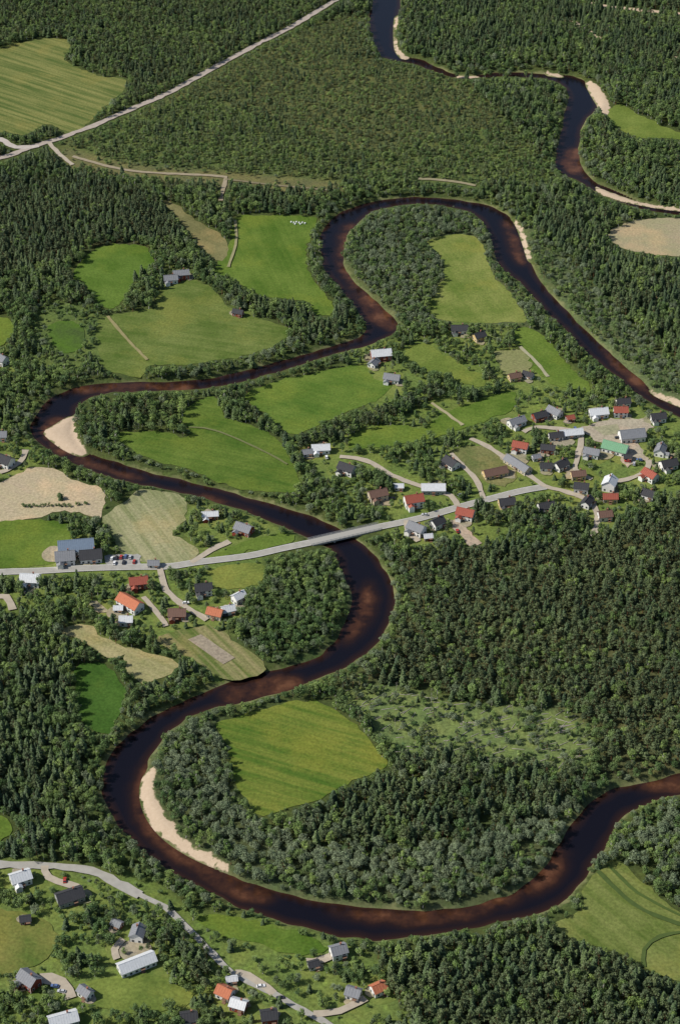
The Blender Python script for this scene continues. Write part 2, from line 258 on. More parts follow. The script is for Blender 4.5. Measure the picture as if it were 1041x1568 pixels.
def field_mat(name,A,B,ang,st):
    m,nt,b=new_mat(name); N=nt.nodes; L=nt.links
    geo=N.new('ShaderNodeNewGeometry')
    mp=N.new('ShaderNodeMapping'); mp.inputs['Rotation'].default_value=(0,0,math.radians(ang)); mp.inputs['Location'].default_value=(random.random()*50,random.random()*50,0)
    L.new(geo.outputs['Position'],mp.inputs['Vector'])
    st_m=N.new('ShaderNodeMapping'); st_m.inputs['Scale'].default_value=(0.010,0.24,1); L.new(mp.outputs[0],st_m.inputs['Vector'])
    def nz(sc_,det,ro,src):
        n=N.new('ShaderNodeTexNoise'); n.inputs['Scale'].default_value=sc_; n.inputs['Detail'].default_value=det; n.inputs['Roughness'].default_value=ro; L.new(src,n.inputs['Vector']); return n
    n1=nz(1,3,.55,st_m.outputs[0]); n2=nz(.03,6,.65,mp.outputs[0]); n3=nz(.6,5,.7,geo.outputs['Position']); n4=nz(.018,6,.65,geo.outputs['Position'])
    def rng_(nd,a,bb,c=0,d=1):
        r=N.new('ShaderNodeMapRange'); r.inputs[1].default_value=a; r.inputs[2].default_value=bb; r.inputs[3].default_value=c; r.inputs[4].default_value=d; L.new(nd.outputs['Fac'],r.inputs[0]); return r
    r1=rng_(n1,.38,.62); r2=rng_(n2,.38,.64)
    mixf=N.new('ShaderNodeMix'); mixf.data_type='FLOAT'; mixf.inputs[0].default_value=min(.9,st*0.6)
    L.new(r2.outputs[0],mixf.inputs[2]); L.new(r1.outputs[0],mixf.inputs[3])
    mx=N.new('ShaderNodeMix'); mx.data_type='RGBA'; mx.inputs[6].default_value=(*[c*.84 for c in A],1); mx.inputs[7].default_value=(*[c*1.06 for c in B],1)
    L.new(mixf.outputs[0],mx.inputs[0])
    r4=rng_(n4,.52,.66,0,.65)
    y=N.new('ShaderNodeMix'); y.data_type='RGBA'; L.new(r4.outputs[0],y.inputs[0]); L.new(mx.outputs[2],y.inputs[6]); y.inputs[7].default_value=(*[min(.6,(a*.4+b_*.6)*k) for a,b_,k in zip(A,B,(1.5,1.2,1.15))],1)
    r3=rng_(n3,.3,.7,.68,1.28)
    mu=N.new('ShaderNodeVectorMath'); mu.operation='SCALE'; L.new(y.outputs[2],mu.inputs[0]); L.new(r3.outputs[0],mu.inputs['Scale'])
    L.new(mu.outputs[0],b.inputs['Base Color']); b.inputs['Roughness'].default_value=0.9; setin(b,'Specular IOR Level',0.1)
    return m
def add_obj(name,me,mats=(),parent=None,loc=(0,0,0)):
    o=bpy.data.objects.new(name,me); sc.collection.objects.link(o)
    for m in mats:
        if m.name not in [x.name for x in me.materials if x]: me.materials.append(m)
    o.location=loc
    if parent: o.parent=parent
    return o
# ------------------------------------------------------------------ grid rasters
DX=2.5
XF=np.arange(-640,640+DX,DX); YF=np.arange(470,2350+DX,DX)
GX,GY=np.meshgrid(XF,YF)
def window(x0,y0,x1,y1):
    i0=max(0,int((x0-XF[0])/DX)); i1=min(len(XF),int((x1-XF[0])/DX)+2)
    j0=max(0,int((y0-YF[0])/DX)); j1=min(len(YF),int((y1-YF[0])/DX)+2)
    return i0,i1,j0,j1
def polydist(D,pl,closed,R):
    n=len(pl)
    for i in range(n if closed else n-1):
        a=pl[i]; b=pl[(i+1)%n]
        i0,i1,j0,j1=window(min(a[0],b[0])-R,min(a[1],b[1])-R,max(a[0],b[0])+R,max(a[1],b[1])+R)
        if i1<=i0 or j1<=j0: continue
        X=GX[j0:j1,i0:i1]; Y=GY[j0:j1,i0:i1]
        d=b-a; l2=max(1e-9,d@d); t=np.clip(((X-a[0])*d[0]+(Y-a[1])*d[1])/l2,0,1)
        dd=np.hypot(X-a[0]-t*d[0],Y-a[1]-t*d[1]); D[j0:j1,i0:i1]=np.minimum(D[j0:j1,i0:i1],dd)
def signed(polys,R):
    D=np.full(GX.shape,float(R)); I=np.zeros(GX.shape,bool)
    for pl in polys: polydist(D,pl,True,R); I|=pip(GX,GY,pl)
    return np.where(I,-D,D)
def vnoise(x,y,s,seed):
    r=np.random.default_rng(seed).random((256,256)); X=x/s+100;Y=y/s; i=np.floor(X).astype(int);j=np.floor(Y).astype(int);fx=X-i;fy=Y-j;fx=fx*fx*(3-2*fx);fy=fy*fy*(3-2*fy)
    q=lambda a,b_: r[a%256,b_%256]
    return (q(i,j)*(1-fx)+q(i+1,j)*fx)*(1-fy)+(q(i,j+1)*(1-fx)+q(i+1,j+1)*fx)*fy
SD=signed(river_polys,30)+(vnoise(GX,GY,9,21)-.5)*2.4      # irregular natural waterline
def blur(A,n):
    A=A.astype(float)
    for _ in range(n):
        P=np.pad(A,1,mode='edge'); A=(P[1:-1,1:-1]*2+P[:-2,1:-1]+P[2:,1:-1]+P[1:-1,:-2]+P[1:-1,2:])/6
    return A
sand=signed([catmull(gp(s),True,4) for s in SAND],8)
brown=np.zeros(GX.shape)
for s in BROWN: brown=np.maximum(brown,pip(GX,GY,catmull(gp(s,WZ),True,5)))
brown=blur(brown,4)
CLEAR=np.zeros(GX.shape,bool); SOFT=np.zeros(GX.shape,bool)
field_polys=[]
for f in FIELDS+PLOTS:
    if f[0] in('soil_plot','sports_court','gravel_yard'): P=densify(gp(f[1]),3.)
    else: P=catmull(gp(f[1]),True,4.0)
    if f[0] not in('soil_plot','sports_court'):
        d=np.roll(P,-1,0)-np.roll(P,1,0); nn=np.stack([d[:,1],-d[:,0]],1)/np.maximum(1e-6,np.linalg.norm(d,axis=1))[:,None]
        P=P+nn*rng.normal(0,0.9,(len(P),1))
    field_polys.append(P); CLEAR|=pip(GX,GY,P)
road_lines=[]
for r in ROADS:
    P=catmull(gp(r[1]),False,5.0); road_lines.append(P)
    D=np.full(GX.shape,50.); polydist(D,P,False,12)
    if r[4]: CLEAR|=D<(r[2]/2+1.2)
    else: SOFT|=D<(r[2]/2+2)
BR0=g(478,831); BR1=g(578,808)
D=np.full(GX.shape,50.); polydist(D,np.array([BR0,BR1]),False,16); CLEAR|=D<8
HM=np.zeros(GX.shape,bool)
YARD=np.zeros(GX.shape)
for h in HOUSES:
    p=g(h[1],h[2]+4); D=np.hypot(GX-p[0],GY-p[1]); HM|=D<(max(h[3],h[4])*0.5+1.8)
    YARD=np.maximum(YARD,np.clip(1.6-D/18,0,1))
zm={k:pip(GX,GY,catmull(gp(v),True,8)) for k,v in ZN.items()}
vm=np.zeros(GX.shape,bool)
for v in VILL: vm|=pip(GX,GY,catmull(gp(v),True,8))
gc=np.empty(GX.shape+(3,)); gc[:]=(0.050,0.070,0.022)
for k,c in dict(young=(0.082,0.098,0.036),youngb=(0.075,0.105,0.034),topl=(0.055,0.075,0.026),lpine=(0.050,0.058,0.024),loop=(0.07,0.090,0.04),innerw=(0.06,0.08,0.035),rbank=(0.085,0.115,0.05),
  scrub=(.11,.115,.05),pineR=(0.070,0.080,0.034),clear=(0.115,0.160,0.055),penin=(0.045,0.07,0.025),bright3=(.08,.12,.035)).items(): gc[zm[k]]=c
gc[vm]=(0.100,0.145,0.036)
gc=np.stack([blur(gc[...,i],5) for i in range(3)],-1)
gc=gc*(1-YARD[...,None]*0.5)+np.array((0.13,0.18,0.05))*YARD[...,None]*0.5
Z=np.clip(WZ+SD*0.5,-3.6,0.0)
Z=np.where(sand<4,np.maximum(Z,np.clip(WZ+0.15-sand*0.22,-3.6,-0.6)),Z)
outx=np.array([12,30,80,200,500,1200,3000,8000,25000.]); XA=np.concatenate([(-outx[::-1])+XF[0],XF,XF[-1]+outx])
YA=np.concatenate([(-outx[::-1])+YF[0],YF,YF[-1]+outx]); K=len(outx)
def padA(A): return np.pad(A,[(K,K),(K,K)]+[(0,0)]*(A.ndim-2),mode='edge')
AX,AY=np.meshgrid(XA,YA)
def grid_mesh(name,X,Y,Zz,keep=None):
    nj,ni=X.shape; co=np.stack([X,Y,Zz],-1).reshape(-1,3)
    idx=np.arange(nj*ni).reshape(nj,ni)
    q=np.stack([idx[:-1,:-1],idx[:-1,1:],idx[1:,1:],idx[1:,:-1]],-1).reshape(-1,4)
    if keep is not None:
        kq=(keep[:-1,:-1]|keep[:-1,1:]|keep[1:,1:]|keep[1:,:-1]).ravel(); q=q[kq]
        used=np.unique(q); remap=np.full(nj*ni,-1); remap[used]=np.arange(len(used)); q=remap[q]; co=co[used]
    else: used=None
    me=bpy.data.meshes.new(name); me.vertices.add(len(co)); me.vertices.foreach_set('co',co.ravel().astype(np.float32))
    me.loops.add(q.size); me.loops.foreach_set('vertex_index',q.ravel().astype(np.int32))
    me.polygons.add(len(q)); me.polygons.foreach_set('loop_start',np.arange(0,q.size,4,dtype=np.int32))
    me.update(calc_edges=True); me.validate()
    me.shade_smooth()
    return me,used
gme,_=grid_mesh('ground',AX,AY,padA(Z))
def fattr(me,name,A):
    a=me.attributes.new(name,'FLOAT','POINT'); a.data.foreach_set('value',A.ravel().astype(np.float32))
def cattr(me,name,A):
    a=me.attributes.new(name,'FLOAT_COLOR','POINT'); B=np.concatenate([A.reshape(-1,3),np.ones((A.size//3,1))],1); a.data.foreach_set('color',B.ravel().astype(np.float32))
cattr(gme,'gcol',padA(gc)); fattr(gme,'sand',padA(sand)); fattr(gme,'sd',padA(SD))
m,nt,b=new_mat('ground_soil_and_grass'); N=nt.nodes; L=nt.links
def attr(nm):
    a=N.new('ShaderNodeAttribute'); a.attribute_name=nm; return a
def noise(scale,det=5,ro=0.6):
    n=N.new('ShaderNodeTexNoise'); n.inputs['Scale'].default_value=scale; n.inputs['Detail'].default_value=det; n.inputs['Roughness'].default_value=ro
    L.new(geo.outputs['Position'],n.inputs['Vector']); return n
def mr(src,a,bb,c,d):
    r=N.new('ShaderNodeMapRange'); 
    for i,v in zip((1,2,3,4),(a,bb,c,d)): r.inputs[i].default_value=v
    L.new(src,r.inputs[0]); return r.outputs[0]
def mixc(f,c1,c2,bt='MIX'):
    x=N.new('ShaderNodeMix'); x.data_type='RGBA'; x.blend_type=bt
    for s,v in ((0,f),(6,c1),(7,c2)):
        if hasattr(v,'is_linked') : L.new(v,x.inputs[s])
        elif isinstance(v,tuple): x.inputs[s].default_value=(*v,1)
        else: x.inputs[s].default_value=v
    return x.outputs[2]
def math_(op,a,bb):
    x=N.new('ShaderNodeMath'); x.operation=op
    for i,v in enumerate((a,bb)):
        if hasattr(v,'is_linked'): L.new(v,x.inputs[i])
        else: x.inputs[i].default_value=v
    return x.outputs[0]
geo=N.new('ShaderNodeNewGeometry')
n1=noise(0.05,5); n2=noise(0.5,6,.7); n3=noise(0.16,4); n4=noise(.02,3)
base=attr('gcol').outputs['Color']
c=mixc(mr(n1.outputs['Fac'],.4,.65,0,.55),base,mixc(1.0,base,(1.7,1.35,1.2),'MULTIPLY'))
c=mixc(mr(n3.outputs['Fac'],.5,.7,0,.5),c,mixc(1.0,c,(1.5,1.6,1.2),'MULTIPLY'))
br=mr(n2.outputs['Fac'],.3,.7,.5,1.5)
sc_=N.new('ShaderNodeVectorMath'); sc_.operation='SCALE'; L.new(c,sc_.inputs[0]); L.new(br,sc_.inputs['Scale'])
sdn=attr('sd').outputs['Fac']
rim=math_('MULTIPLY',mr(math_('ADD',sdn,mr(n3.outputs['Fac'],.3,.7,-2,3)),0.5,3,1,0),mr(n4.outputs['Fac'],.4,.6,.1,.8))
sn=math_('ADD',attr('sand').outputs['Fac'],mr(n3.outputs['Fac'],.3,.7,-1.8,1.8))
ismain=mr(sn,-.6,.7,1,0)
sandc=mixc(n2.outputs['Fac'],(0.40,0.30,0.205),(0.60,0.48,0.355))
sandc=mixc(ismain,(0.20,0.20,0.09),sandc)
col=mixc(math_('MAXIMUM',ismain,rim),sc_.outputs[0],sandc)
L.new(col,b.inputs['Base Color']); b.inputs['Roughness'].default_value=.95; setin(b,'Specular IOR Level',0.1)
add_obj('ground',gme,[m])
# water
wme,used=grid_mesh('river_water',GX,GY,np.full(GX.shape,WZ),SD<3)
fattr(wme,'shal',brown.ravel()[used]); fattr(wme,'sd',SD.ravel()[used])
m,nt,b=new_mat('dark_peaty_sky_tinted_water'); N=nt.nodes; L=nt.links
geo=N.new('ShaderNodeNewGeometry'); n1=noise(0.05,5); n2=noise(0.8,3); n5=noise(.12,4)
sh=math_('MULTIPLY',attr('shal').outputs['Fac'],mr(n1.outputs['Fac'],.33,.60,.35,1.05))
sh=math_('MULTIPLY',sh,mr(n5.outputs['Fac'],.35,.65,.75,1.1))
edge=mr(attr('sd').outputs['Fac'],-6,0,0,.5)
f=math_('MAXIMUM',sh,edge)
r=N.new('ShaderNodeValToRGB'); L.new(f,r.inputs[0]); e=r.color_ramp.elements
e[0].position=0; e[0].color=(0.0062,0.0056,0.0100,1); e[1].position=1; e[1].color=(0.125,0.055,0.028,1)  # deep stop has a slight blue painted in for reflected sky; brown is shallows
x=e.new(.35); x.color=(0.020,0.010,0.0085,1); x=e.new(.7); x.color=(0.062,0.026,0.014,1)
L.new(r.outputs[0],b.inputs['Base Color']); b.inputs['Roughness'].default_value=0.15; setin(b,'IOR',1.33); setin(b,'Specular IOR Level',.4)
bp=N.new('ShaderNodeBump'); bp.inputs['Strength'].default_value=.12; bp.inputs['Distance'].default_value=.15; L.new(n2.outputs['Fac'],bp.inputs['Height']); L.new(bp.outputs[0],b.inputs['Normal'])
add_obj('river_water',wme,[m])
# ------------------------------------------------------------------ fields & roads
def sheet(name,P,z,mat):
    me=bpy.data.meshes.new(name); v=[(p[0],p[1],z) for p in P]
    tr=tessellate_polygon([[Vector(p) for p in v]])
    me.from_pydata(v,[],[tuple(t) for t in tr]); me.update()
    bm=bmesh.new(); bm.from_mesh(me); bmesh.ops.recalc_face_normals(bm,faces=bm.faces)
    if sum(f.normal.z for f in bm.faces)<0: bmesh.ops.reverse_faces(bm,faces=bm.faces)
    bm.to_mesh(me); bm.free()
    return add_obj(name,me,[mat])
for i,(f,P) in enumerate(zip(FIELDS+PLOTS,field_polys)):
    sheet(f[0],P,0.10+0.012*i,field_mat(f[0]+'_cover',*f[2:6]))
def ribbon(P,w,z,jit=0.0):
    d=np.gradient(P,axis=0); n=np.stack([-d[:,1],d[:,0]],1)/np.linalg.norm(d,axis=1)[:,None]
    a=P+n*(w/2+rng.normal(0,jit,(len(P),1))); bb=P-n*(w/2+rng.normal(0,jit,(len(P),1)))
    v=[(p[0],p[1],z) for p in a]+[(p[0],p[1],z) for p in bb]; k=len(P)
    return v,[(i+k,i+1+k,i+1,i) for i in range(k-1)]
for i,(r,P) in enumerate(zip(ROADS,road_lines)):
    z=0.58+0.01*i
    main=r[0]=='main_road'
    v,f=ribbon(P,r[2],z,0 if main else r[2]*0.08)
    me=bpy.data.meshes.new(r[0]); me.from_pydata(v,[],f)
    mt=plain(r[0]+'_surface',r[3],.9,.25,.3)
    add_obj(r[0],me,[mt])
    if main:
        mk=plain('road_paint',(.8,.8,.78),.6,.05)
        vv=[];ff=[]
        for s in (-1,1):
            d=np.gradient(P,axis=0); n=np.stack([-d[:,1],d[:,0]],1)/np.linalg.norm(d,axis=1)[:,None]
            a,b_=ribbon(P+n*s*(r[2]/2-.4),.14,z+.006); o=len(vv); vv+=a; ff+=[tuple(q+o for q in t) for t in b_]
        me=bpy.data.meshes.new('road_edge_lines'); me.from_pydata(vv,[],ff); add_obj('road_edge_lines',me,[mk])
# ------------------------------------------------------------------ generic box builder
def bm_box(bm,c,s,rot=0,mi=0):
    m=Matrix.Translation(c)@Matrix.Rotation(rot,4,'Z')@Matrix.Diagonal((s[0],s[1],s[2],1))
    r=bmesh.ops.create_cube(bm,size=1,matrix=m)
    for v in r['verts']:
        for f in v.link_faces: f.material_index=mi
def mesh_of(name,fn):
    bm=bmesh.new(); fn(bm); me=bpy.data.meshes.new(name); bm.to_mesh(me); bm.free(); return me
# bridge
MC=plain('concrete',(0.42,0.41,0.38),.8,.12); MA=plain('bridge_asphalt',(0.34,0.33,0.30),.9,.1); MRail=plain('galvanised_rail',(0.5,0.5,0.5),.4,.05,1,.6)
bd=BR1-BR0; BL=float(np.hypot(*bd)); bang=math.atan2(bd[1],bd[0]); bc=(BR0+BR1)/2
par=bpy.data.objects.new('road_bridge',None); sc.collection.objects.link(par); par.location=(bc[0],bc[1],0); par.rotation_euler=(0,0,bang)
add_obj('deck',mesh_of('deck',lambda bm:(bm_box(bm,(0,0,0.05),(BL+2,7.4,0.9)),bm_box(bm,(0,3.55,.65),(BL+2,.3,.3)),bm_box(bm,(0,-3.55,.65),(BL+2,.3,.3)))),[MC],par)
add_obj('asphalt',mesh_of('asphalt',lambda bm:bm_box(bm,(0,0,0.57),(BL+3,6.3,0.14))),[MA],par)
def rails(bm):
    for s in(-1,1):
        for z in(1.1,1.6,2.0): bm_box(bm,(0,s*3.55,z),(BL+4,.1,.1))
        for i in range(int(BL/3)+1): bm_box(bm,(-BL/2+i*3,s*3.55,1.4),(.14,.14,1.25))
add_obj('railings',mesh_of('railings',rails),[MRail],par)
add_obj('piers',mesh_of('piers',lambda bm:[bm_box(bm,(x,0,-2.6),(1.2,5.6,4.5)) for x in(-BL*.18,BL*.18)]),[MC],par)
# ------------------------------------------------------------------ houses
RM={k:plain('roof_'+k,v,.55 if k in('white','blue','green') else .8,.18,.8) for k,v in ROOFS.items()}
WM={k:plain('wall_'+k,v,.8,.07,1) for k,v in WALLS.items()}
GL=plain('window_glass',(0.03,0.04,0.05),.1,.1); FRM=plain('white_trim',(.75,.75,.73),.6,.04); BRK=plain('chimney_brick',(.28,.13,.09),.9,.2); DR=plain('door_paint',(.2,.12,.08),.6,.1)
cache={}
def house_meshes(L,W,H,roof,wall):
    k=(L,W,H,roof,wall)
    if k in cache: return cache[k]
    rh=W*0.36
    def walls(bm):
        v=[bm.verts.new(p) for p in[(-L/2,-W/2,0),(L/2,-W/2,0),(L/2,W/2,0),(-L/2,W/2,0),(-L/2,-W/2,H),(L/2,-W/2,H),(L/2,W/2,H),(-L/2,W/2,H),(-L/2,0,H+rh),(L/2,0,H+rh)]]
        for f in[(0,1,5,4),(2,3,7,6),(1,2,6,9,5),(3,0,4,8,7),(4,5,9,8),(6,7,8,9)]: bm.faces.new([v[i] for i in f])
    def roofm(bm):
        o=.6; sl=rh/(W/2); y=W/2+o; z0=H-o*sl+.06; z1=H+rh+.06; t=.22; X=L/2+o
        for s in(-1,1):
            P=[(-X,s*y,z0),(X,s*y,z0),(X,0,z1),(-X,0,z1)]
            a=[bm.verts.new(p) for p in P]; c_=[bm.verts.new((p[0],p[1],p[2]+t)) for p in P]
            bm.faces.new(c_); bm.faces.new(a[::-1])
            for i in range(4):
                if i!=2: bm.faces.new([a[i],a[(i+1)%4],c_[(i+1)%4],c_[i]])
        bm_box(bm,(0,0,z1+t+.02),(2*X,.35,.1))
        nn=int(L/1.2)
        for i in range(nn):
            x=-X+ (i+.5)*2*X/nn
            for s in(-1,1):
                Q=[(x-.05,s*y,z0+t+.05),(x+.05,s*y,z0+t+.05),(x+.05,s*.2,z1+t+.02),(x-.05,s*.2,z1+t+.02)]
                bm.faces.new([bm.verts.new(p) for p in Q])
        bmesh.ops.recalc_face_normals(bm,faces=bm.faces)
    nw=max(2,int(L/3)); st=2 if H>=4.7 else 1
    def wins(bm,fr):
        for s in(-1,1):
            for q in range(st):
                for i in range(nw):
                    if q==0 and s==-1 and i==nw//2: continue
                    x=-L/2+(i+.5)*L/nw; z=1.5+q*2.2
                    if fr: bm_box(bm,(x,s*(W/2+.02),z),(1.4,.08,1.5))
                    else: bm_box(bm,(x,s*(W/2+.05),z),(1.1,.08,1.2))
            for y in(-W/4,W/4):
                if fr: bm_box(bm,(s*(L/2+.02),y,1.5),(.08,1.4,1.5))
                else: bm_box(bm,(s*(L/2+.05),y,1.5),(.08,1.1,1.2))
        if fr:
            for sx in(-1,1):
                for sy in(-1,1): bm_box(bm,(sx*(L/2+.02),sy*(W/2+.02),H/2-.1),(.2,.2,H-.25))
    xd=-L/2+(nw//2+.5)*L/nw
    def door(bm):
        bm_box(bm,(xd,-W/2-.05,1.05),(1.1,.12,2.1)); bm_box(bm,(xd,-W/2-.8,.15),(2,1.5,.3)); bm_box(bm,(xd,-W/2-.8,2.5),(2.2,1.7,.12))
    def chim(bm):
        bm_box(bm,(L*.18,.4,H+rh+.4),(.8,.8,1.8)); bm_box(bm,(L*.18,.4,H+rh+1.36),(1.,1.,.12))
    r=[('walls',mesh_of('walls',walls),WM[wall]),('roof',mesh_of('roof',roofm),RM[roof]),('window_frames',mesh_of('window_frames',lambda bm:wins(bm,1)),FRM if wall!='w' else WM['g']),
       ('windows',mesh_of('windows',lambda bm:wins(bm,0)),GL),('door',mesh_of('door',door),DR)]
    if L<15 and L>6.5: r.append(('chimney',mesh_of('chimney',chim),BRK))
    if 9.8<L<13:
        def wing(bm):
            w2=3.6; d2=3.2; hh=H*.72; y0=-W/2; x0=-L*.28
            v=[bm.verts.new(p) for p in[(x0-w2/2,y0-d2,0),(x0+w2/2,y0-d2,0),(x0+w2/2,y0-d2,hh),(x0,y0-d2,hh+1.1),(x0-w2/2,y0-d2,hh),(x0-w2/2,y0+.01,0),(x0+w2/2,y0+.01,0),(x0+w2/2,y0+.01,hh),(x0-w2/2,y0+.01,hh)]]
            bm.faces.new([v[i] for i in(0,1,2,3,4)]); bm.faces.new([v[i] for i in(1,6,7,2)]); bm.faces.new([v[i] for i in(0,4,8,5)])
        def wroof(bm):
            w2=4.2; d2=3.6; hh=H*.72; y0=-W/2; x0=-L*.28
            for s in(-1,1): bm.faces.new([bm.verts.new(p) for p in[(x0+s*w2/2,y0-d2,hh-.15),(x0,y0-d2,hh+1.2),(x0,y0+1.2,hh+1.2),(x0+s*w2/2,y0+.3,hh-.15)]])
        r+=[('porch_walls',mesh_of('porch_walls',wing),WM[wall]),('porch_roof',mesh_of('porch_roof',wroof),RM[roof])]
    cache[k]=r; return r
yard_m=[field_mat('yard_gravel',(0.38,0.33,0.25),(0.22,0.22,0.12),20,.1),field_mat('yard_lawn',(0.11,0.17,0.035),(0.19,0.22,0.06),20,.1)]
for i,h in enumerate(HOUSES):
    nm,u,v,L_,W_,H_,rf,wl,rot=h
    p=g(u,v+4)
    e=bpy.data.objects.new(nm,None); sc.collection.objects.link(e); e.location=(p[0],p[1],0.02); e.rotation_euler=(0,0,math.radians(rot))
    for (cn,me,mt) in house_meshes(L_,W_,H_,rf,wl): add_obj(cn,me,[mt],e)
    for kind in(1,0):
        if SD[int((p[1]-YF[0])/DX),int((p[0]-XF[0])/DX)]<18 : continue
        a0=random.random()*6.28; r0=(L_*.9+5) if kind else L_*.4+1.
        off=(0,0) if kind else (math.cos(a0)*L_*.55,math.sin(a0)*L_*.55)
        Q=[(p[0]+off[0]+math.cos(t)*r0*random.uniform(.6,1.15),p[1]+off[1]+math.sin(t)*r0*random.uniform(.6,1.15)) for t in np.linspace(0,2*math.pi,9)[:-1]]
        sheet('lawn' if kind else 'gravel_drive',catmull(np.array(Q),True,2),(0.02+i*.0006) if kind else (0.48+i*.001),yard_m[kind])
# ------------------------------------------------------------------ cars, silage bales
def car_mesh(col):
    def f(bm):
        secs=[(-2.2,.45,.75,.8),(-2.1,.3,.95,.87),(-1.2,.28,1.0,.9),(1.0,.28,.95,.9),(2.0,.3,.8,.86),(2.2,.4,.65,.75)]
        rings=[]
        for x,z0,z1,w in secs: rings.append([bm.verts.new(q) for q in((x,-w,z0),(x,w,z0),(x,w,z1),(x,-w,z1))])
        for a,b_ in zip(rings,rings[1:]):
            for i in range(4): bm.faces.new([a[i],a[(i+1)%4],b_[(i+1)%4],b_[i]])
        bm.faces.new(rings[0]); bm.faces.new(rings[-1])
        lo=[(-1.9,-.82,.96),(.95,-.82,.96),(.95,.82,.96),(-1.9,.82,.96)]; hi=[(-1.4,-.66,1.45),(.2,-.66,1.45),(.2,.66,1.45),(-1.4,.66,1.45)]
        a=[bm.verts.new(q) for q in lo]; b_=[bm.verts.new(q) for q in hi]
        for i in range(4): fc=bm.faces.new([a[i],a[(i+1)%4],b_[(i+1)%4],b_[i]]); fc.material_index=1
        bm.faces.new(b_)
        for x in(-1.35,1.35):
            for y in(-.8,.8):
                r=bmesh.ops.create_cone(bm,cap_ends=True,segments=12,radius1=.33,radius2=.33,depth=.22,matrix=Matrix.Translation((x,y,.33))@Matrix.Rotation(math.pi/2,4,'X'))
                for v in r['verts']:
                    for fc in v.link_faces: fc.material_index=2
        bmesh.ops.recalc_face_normals(bm,faces=bm.faces)
    me=mesh_of('parked_car',f)
    for mm in(col,GL,plain('tyre_rubber',(.02,.02,.02),.9)): me.materials.append(mm)
    return me
CC=[car_mesh(plain('car_paint',c_,.3,.03)) for c_ in((.75,.75,.75),(.04,.04,.05),(.4,.05,.04),(.1,.15,.3),(.45,.46,.48))]
for k,(u,v) in enumerate([(172,857),(179,856),(186,855),(193,854),(200,855),(176,864),(190,863),(206,862),(238,868),(650,790),(705,760),(945,672),(960,708),(978,706),(970,712),(285,925),(345,945),(100,1350),(85,1512),(95,1520),(400,1512),(430,1530),(700,815),(880,658),(40,905),(500,702),(600,765)]):
    p=g(u,v); o=add_obj('parked_car',CC[k%5],[],None,(p[0],p[1],0.62)); o.rotation_euler=(0,0,math.radians(random.choice([80,95,10,170]) if k>7 else 85))
white=plain('silage_wrap',(.75,.76,.74),.5,.05)
def bale(bm): 
    bmesh.ops.create_cone(bm,cap_ends=True,segments=14,radius1=.65,radius2=.65,depth=1.2,matrix=Matrix.Translation((0,0,.6)))
    bmesh.ops.bevel(bm,geom=[e for e in bm.edges if abs(e.verts[0].co.z-e.verts[1].co.z)<.01],offset=.12,segments=2,affect='EDGES')
bme=mesh_of('silage_bale',bale); bme.materials.append(white)
for (u,v) in [(446,341),(450,342),(454,341),(458,342),(463,342),(467,343),(452,344),(460,344)]:
    p=g(u,v); add_obj('silage_bale',bme,[],None,(p[0],p[1],.14))
# ------------------------------------------------------------------ tree prototypes (10 m tall)
def leaf_mat(name,c1,c2):
    m,nt,b=new_mat(name); N=nt.nodes; L=nt.links
    oi=N.new('ShaderNodeObjectInfo'); a=N.new('ShaderNodeAttribute'); a.attribute_name='lf'
    mx=N.new('ShaderNodeMix'); mx.data_type='RGBA'; mx.inputs[6].default_value=(*c1,1); mx.inputs[7].default_value=(*c2,1)
    no=N.new('ShaderNodeTexNoise'); no.inputs['Scale'].default_value=.02; no.inputs['Detail'].default_value=3; L.new(oi.outputs['Location'],no.inputs['Vector'])
    ad=N.new('ShaderNodeMath'); ad.operation='MULTIPLY_ADD'; L.new(oi.outputs['Random'],ad.inputs[0]); ad.inputs[1].default_value=.8
    r=N.new('ShaderNodeMapRange'); r.inputs[1].default_value=.35; r.inputs[2].default_value=.65; r.inputs[3].default_value=-.15; r.inputs[4].default_value=.45; L.new(no.outputs['Fac'],r.inputs[0])
    L.new(r.outputs[0],ad.inputs[2]); ad.use_clamp=True
    L.new(ad.outputs[0],mx.inputs[0])
    s=N.new('ShaderNodeVectorMath'); s.operation='SCALE'; L.new(mx.outputs[2],s.inputs[0]); L.new(a.outputs['Fac'],s.inputs['Scale'])
    L.new(s.outputs[0],b.inputs['Base Color']); b.inputs['Roughness'].default_value=.6; setin(b,'Specular IOR Level',.3)
    return m
